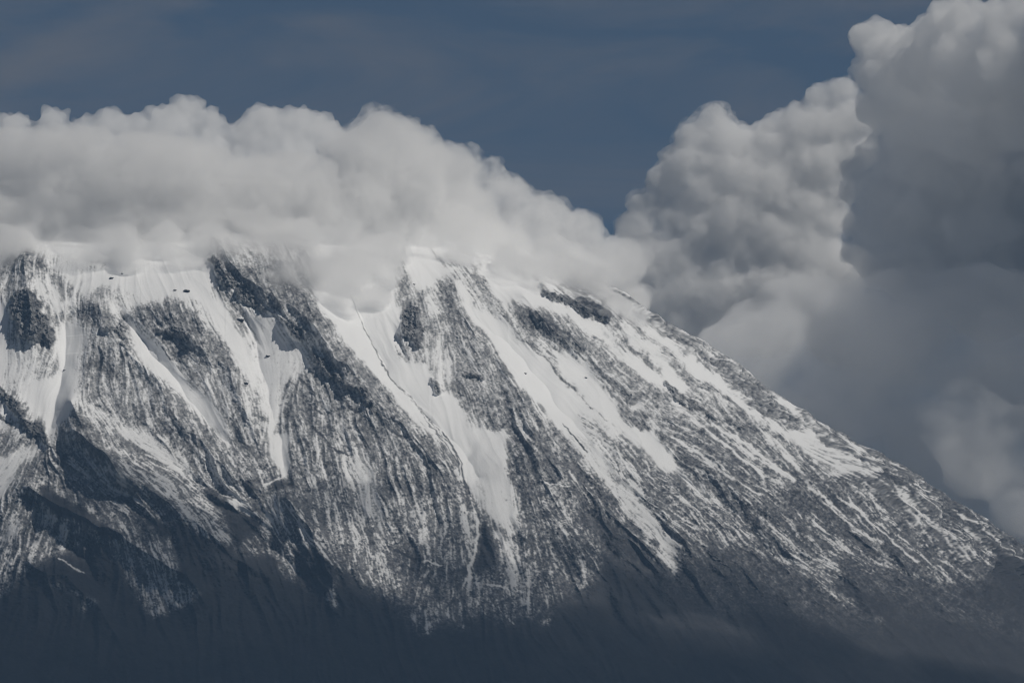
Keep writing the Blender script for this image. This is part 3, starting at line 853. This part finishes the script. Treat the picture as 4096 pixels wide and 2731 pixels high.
def cloud(lobes, mat, seed, voxel, bumps, label, squash=0.85, kids=12, depth_scale=1.0, soft=18, parent=None):
    """lobes: (world centre, radius m)"""
    r_ = np.random.default_rng(seed)
    vs_, fs_, nv = [], [], 0
    def put(c, R, sub):
        nonlocal nv
        v, f = ico(sub)
        vs_.append(v * R * np.array((1, depth_scale if sub == 3 else 1, squash)) + c); fs_.append(f + nv); nv += len(v)
    for c, R in lobes:
        put(c, R, 3)
        for k in range(kids):
            d = r_.normal(size=3); d /= np.linalg.norm(d)
            if d[2] < -0.3: d[2] *= -0.5
            R2 = R * r_.uniform(0.22, 0.42)
            c2 = c + d * R * np.array((1, depth_scale, squash)) * 0.82
            put(c2, R2, 2)
            for j in range(5):
                e = r_.normal(size=3); e /= np.linalg.norm(e)
                e = e + d * 0.8; e /= np.linalg.norm(e)
                put(c2 + e * R2 * 0.8, R2 * r_.uniform(0.25, 0.45), 2)
    me = mesh_from('cloud', np.concatenate(vs_), np.concatenate(fs_))
    o = bpy.data.objects.new('cloud_draft', me); col.objects.link(o)
    rm = o.modifiers.new('fuse', 'REMESH'); rm.mode = 'VOXEL'; rm.voxel_size = voxel
    sm = o.modifiers.new('soften', 'SMOOTH'); sm.factor = 0.6; sm.iterations = soft
    for kind, size, st in bumps:
        dm = o.modifiers.new('billow', 'DISPLACE')
        dm.texture = tex(kind, size) if kind != 'CLOUDS' else tex(kind, size, noise_depth=3)
        dm.texture_coords = 'LOCAL'; dm.strength = st; dm.mid_level = 0.5
    rm = o.modifiers.new('clean', 'REMESH'); rm.mode = 'VOXEL'; rm.voxel_size = voxel * 0.8
    dg = bpy.context.evaluated_depsgraph_get()
    e = o.evaluated_get(dg)
    out = bpy.data.meshes.new_from_object(e)
    out.name = 'cloud'
    bpy.data.objects.remove(o); bpy.data.meshes.remove(me)
    out = largest_shell(out)
    out.polygons.foreach_set('use_smooth', np.ones(len(out.polygons), bool))
    out.materials.clear()
    if parent:
        return link('wispy_edge', out, mat, parent)
    return link('cloud', out, mat, label=label, category='cloud', group='clouds round the summit')


def G_(x, y, r, d=None, k=0.35):
    px_, py_, R = x * 1.0204, 300 + y * 1.0204, r * 1.0204 * PXM
    dep = d if d is not None else face_depth(px_, max(py_, 930)) + k * R
    return at(px_, py_, dep), R


def H_(x, y, r, d):
    return at(2300 + x * 0.7652, y * 0.7652, d), r * 0.7652 * PXM * d / 31500


def S_(x, y, r, d):
    return at(x, y, d), r * PXM * d / 31500


white_cloud = cloud_mat('white_cloud', 0.018)
bank_cloud = cloud_mat('bank_cloud', 0.009)
fringe = cloud_mat('cloud_fringe', 0.006, shred=28)
mist = cloud_mat('thin_mist', 0.008, shred=90)
low_cloud = cloud_mat('low_cloud', 0.0085, shred=150)
dull = cloud_mat('dull_cloud', 0.005, shred=260)
wisp = cloud_mat('wispy_cloud', 0.0019, shred=110)
BUMP = [('CLOUDS', 130.0, 75.0), ('VORONOI', 170.0, -30.0), ('VORONOI', 45.0, -22.0), ('VORONOI', 22.0, -14.0)]
FRAY = [('VORONOI', 70.0, -30.0), ('CLOUDS', 26.0, 34.0)]
BANKB = [('CLOUDS', 130.0, 40.0), ('VORONOI', 120.0, -24.0), ('VORONOI', 45.0, -22.0), ('VORONOI', 22.0, -14.0)]
SOFT = [('VORONOI', 160.0, -50.0), ('CLOUDS', 60.0, 40.0)]
bank = [(-420,340,170),(-260,330,160),(-100,330,150),(-200,490,150),(-420,500,150),(60,330,150),(200,330,150),(330,320,140),(560,370,180),(450,400,180),(700,400,170),(800,400,150),(250,470,160),(500,520,200),(760,520,190),(40,510,140),(1000,450,160),(1150,430,150),(1250,560,180),(1000,580,170),
        (1500,265,140),(1410,330,150),(1620,310,130),(1560,420,190),(1760,370,120),(1935,335,72),(1880,420,115),(2000,470,90),(1750,520,170),(1380,480,190),(2130,540,110),(2260,600,110),
        (2000,610,150),(2200,690,130),(2400,720,130),(1850,640,140),(1980,700,110),(2120,760,100),(2240,800,100),(1740,600,110),(1500,600,150),(900,500,170),(2120,640,140),(2320,800,90),(2480,860,80)]
low_fill = [(-160,630,140),(-20,620,140),(90,600,130),(190,560,120),(-60,540,130),(30,670,110),(140,640,110),(1840,640,110),(1960,690,105),(2080,740,100),(2200,790,95),(2310,850,90),(2400,910,80),(1700,600,110),(2250,740,90),(2370,800,85)]
bank_low = [(-260,720,100),(-130,715,90),(0,725,85),(300,690,75),(460,700,85),(640,695,80),(820,705,85),(980,730,95),(1130,770,105),(1250,815,100),(1350,840,90),(1450,820,85),(1520,740,70),(1620,660,60),(1740,680,75),(1880,730,75),(2010,785,70),(2140,830,75),(2260,885,70),(2380,940,70),(2480,990,60)]
bank_l = [G_(x, y + (18 if y > 480 else 0), r, k=0.05 if y < 480 else 0.3) for x, y, r in bank]
b_ = cloud(bank_l, bank_cloud, 1, 6.0, BANKB, 'broad grey white cloud bank wrapped round the summit and hiding the top of the mountain', soft=18)
cloud([(c, R * 1.02 + 4) for c, R in bank_l], fringe, 21, 7.0, FRAY, '', kids=14, soft=6, parent=b_)
veil = [(-300,760,110),(-150,770,100),(10,770,90),(120,720,80),(330,745,90),(520,735,90),(700,745,90),(900,760,100),(1080,830,100),(1220,880,95),(1340,910,90),(1460,880,80),(1640,700,70),(1800,740,80),(1960,800,75),(2090,850,75),(2220,905,70),(2350,960,70)]
cloud([G_(x, y - (40 if 1000 < x < 1560 else 22), r * 1.35, k=-0.45) for x, y, r in bank_low] + [G_(x, y - 110, r * 1.3, k=-0.75) for x, y, r in bank_low] + [G_(x, y, r, k=-0.85) for x, y, r in low_fill], low_cloud, 5, 7.0, SOFT, 'ragged underside of the cloud bank drooping over the upper snow slopes', kids=10, soft=8)
cloud([G_(x, y, r, k=-0.1) for x, y, r in veil], mist, 25, 8.0, SOFT, 'thin mist trailing below the cloud bank onto the snow', kids=8)
back_row = [(-90,210,75),(-220,190,80),(60,200,70),(200,185,72),(330,205,50),(420,215,70),(540,225,75),(700,175,100),(820,200,75),(960,225,85),(1040,195,90),(1160,195,85),(1260,215,85),(1300,260,75),(1150,300,110),(800,290,110),(300,280,90),(1000,330,100),(650,290,100),(150,290,90)]
cloud([G_(x, y, r, d=31900) for x, y, r in back_row], white_cloud, 2, 6.0, BUMP, 'bright row of rounded cloud tops rising behind the summit bank on the left')
cumulus = [(730,620,105),(650,720,130),(800,750,150),(560,830,110),(480,950,110),(380,1080,105),(330,1200,120),(1060,620,55),(1150,590,65),(1260,510,75),(1390,480,85),(1200,680,150),(1350,650,150),
           (1050,760,140),(1250,870,180),(700,1000,170),(950,1000,180),(1200,1080,180),(650,1200,160),(900,1300,170),(1100,1300,150),(1350,1000,130),(500,1350,170),(760,1450,160),(1000,1500,180),
           (1250,1350,170),(1300,1560,200),(600,860,150),(850,880,190),(1050,950,190),(850,1150,200),(1050,1250,200),(550,1150,130),(1200,1550,230),(800,1550,200),(700,1650,160),(1000,1700,200),(1400,1750,200),
           (1420,1400,150),(444,1580,150),(560,1720,150),(340,1500,120),(700,1800,160),(392,1440,150),(549,1542,150),(690,1640,130),(790,1740,110),(860,1800,100),(1480,620,120),(1450,800,120),(1330,1150,130),(350,1400,160),(600,1500,150)]
cum_l = [H_(x, y, r, 34300) for x, y, r in cumulus]
b_ = cloud(cum_l, white_cloud, 3, 7.0, BUMP, 'tall white cumulus with two heads standing behind the right shoulder of the mountain', soft=26)
cloud([(c, R * 1.02 + 3) for c, R in cum_l], fringe, 23, 8.0, FRAY, '', kids=14, soft=6, parent=b_)
tower = [(1500,1180,110),(1475,1030,75),(1490,900,75),(1470,1330,100),(1500,195,65),(1600,160,75),(1790,150,85),(1925,60,75),(2060,80,85),(2170,55,75),(2285,55,85),(1650,290,130),(1900,270,150),(2150,270,150),(1740,320,140),(2020,350,160),(2260,250,140),(1540,980,110),(1550,1120,120),(1580,1260,130),(1600,1400,150),(1560,240,115),(1720,225,110),(1850,165,105),(1980,110,105),(2110,180,105),(2230,110,105),(2330,90,105),(1650,380,170),(1850,380,200),(2100,380,220),(2300,350,200),(1640,560,160),(1800,620,200),
         (2100,650,250),(2350,600,220),(1600,760,90),(1490,780,65),(1620,900,120),(1720,850,190),(2000,950,280),(2330,950,250),(1650,1050,150),(1780,1150,220),(2100,1250,300),(1850,1450,230),(2200,1550,300),
         (2700,300,350),(2800,800,450),(2900,1400,500)]
tow_l = [H_(x, y, r, 33200 - 600 * min(max((x - 1500) / 700, 0), 1) * min(max((950 - y) / 600, 0), 1)) for x, y, r in tower]
b_ = cloud(tow_l, white_cloud, 4, 8.0, BUMP, 'huge dark grey storm cloud towering at the right edge with a paler top', soft=14, kids=22)
grey = [(3050,1330,170),(3200,1280,220),(3400,1350,300),(3000,1450,250),(3300,1700,300),(3600,1350,320),(3900,1350,350),(3700,1850,300),(4000,1900,350),(4300,2200,450),(3500,1850,250),(2960,1420,130),(3900,2300,350),(4300,1600,400),(3300,1850,250)]
cloud([S_(x, y, r, 32700) for x, y, r in grey], dull, 6, 14.0, SOFT, 'smooth dull grey cloud filling the gap between the right skyline and the storm cloud', kids=6)
puff = [(3760,1640,90),(3850,1590,100),(3950,1660,110),(4040,1740,120),(3800,1760,110),(3920,1800,140),(4000,1880,150),(3880,1880,120),(4150,1880,150),(4120,2030,160)]
cloud([S_(x, y, r, 31950) for x, y, r in puff], wisp, 7, 7.0, SOFT, 'ragged low puff of grey cloud above the lower right skyline')
thin_shade_deck = cloud_mat('thin_shade_deck', 0.0030)
deck = cloud_mat('cloud_deck', 0.0030)
shade = [(2720 + 420 * i + 90 * (j % 2), 31520 + 520 * j, 4700 + 150 * ((i * 7 + j * 5) % 4), 440) for i in range(5) for j in range(4)]  # unseen blocker lobes above the frame, added to darken the storm cloud
cloud([(np.array((x, y, z)), r) for x, y, z, r in shade], thin_shade_deck, 8, 40.0, [('CLOUDS', 300.0, 200.0)], 'unseen high cloud layer added out to the right to shade the storm cloud', kids=4)
_r = np.random.default_rng(11)
shade = [(120 + 310 * i + _r.uniform(-120, 120), 25950 + 330 * j + 62 * i + max(0, 4 - i) * 60 + _r.uniform(-120, 120), 4450 + _r.uniform(-60, 60), (430, 430, 430, 410, 350, 260, 160, 120, 90)[j + 2] + _r.uniform(-30, 40)) for i in range(16) for j in range(-2, 7)]  # out-of-frame lobes added and shaped to throw shade on the lower flank
cloud([(np.array((x, y, z)), r) for x, y, z, r in shade], deck, 9, 25.0, [('CLOUDS', 200.0, 160.0)], 'unseen flat cloud deck added overhead in front to shade the lower flank', kids=4)

# ------------------------------------------------------------------ the air between
hm = bpy.data.materials.new('haze'); hm.use_nodes = True
n_, l_ = hm.node_tree.nodes, hm.node_tree.links
n_.clear()
out = n_.new('ShaderNodeOutputMaterial'); pv = n_.new('ShaderNodeVolumePrincipled')
pv.inputs['Color'].default_value = (0.34, 0.58, 0.95, 1)
pv.inputs['Density'].default_value = 8.0e-6
l_.new(pv.outputs[0], out.inputs['Volume'])
hx, hy0, hy1, hz0, hz1 = 9000.0, -500.0, 42000.0, -40.0, 6200.0
hv = np.array([(sx * hx, y_, z_) for z_ in (hz0, hz1) for y_ in (hy0, hy1) for sx in (-1, 1)])
hf = np.array([[0, 2, 3, 1], [4, 5, 7, 6], [0, 1, 5, 4], [2, 6, 7, 3], [0, 4, 6, 2], [1, 3, 7, 5]])
link('haze', mesh_from('haze', hv, hf, smooth=False), hm, kind='stuff')
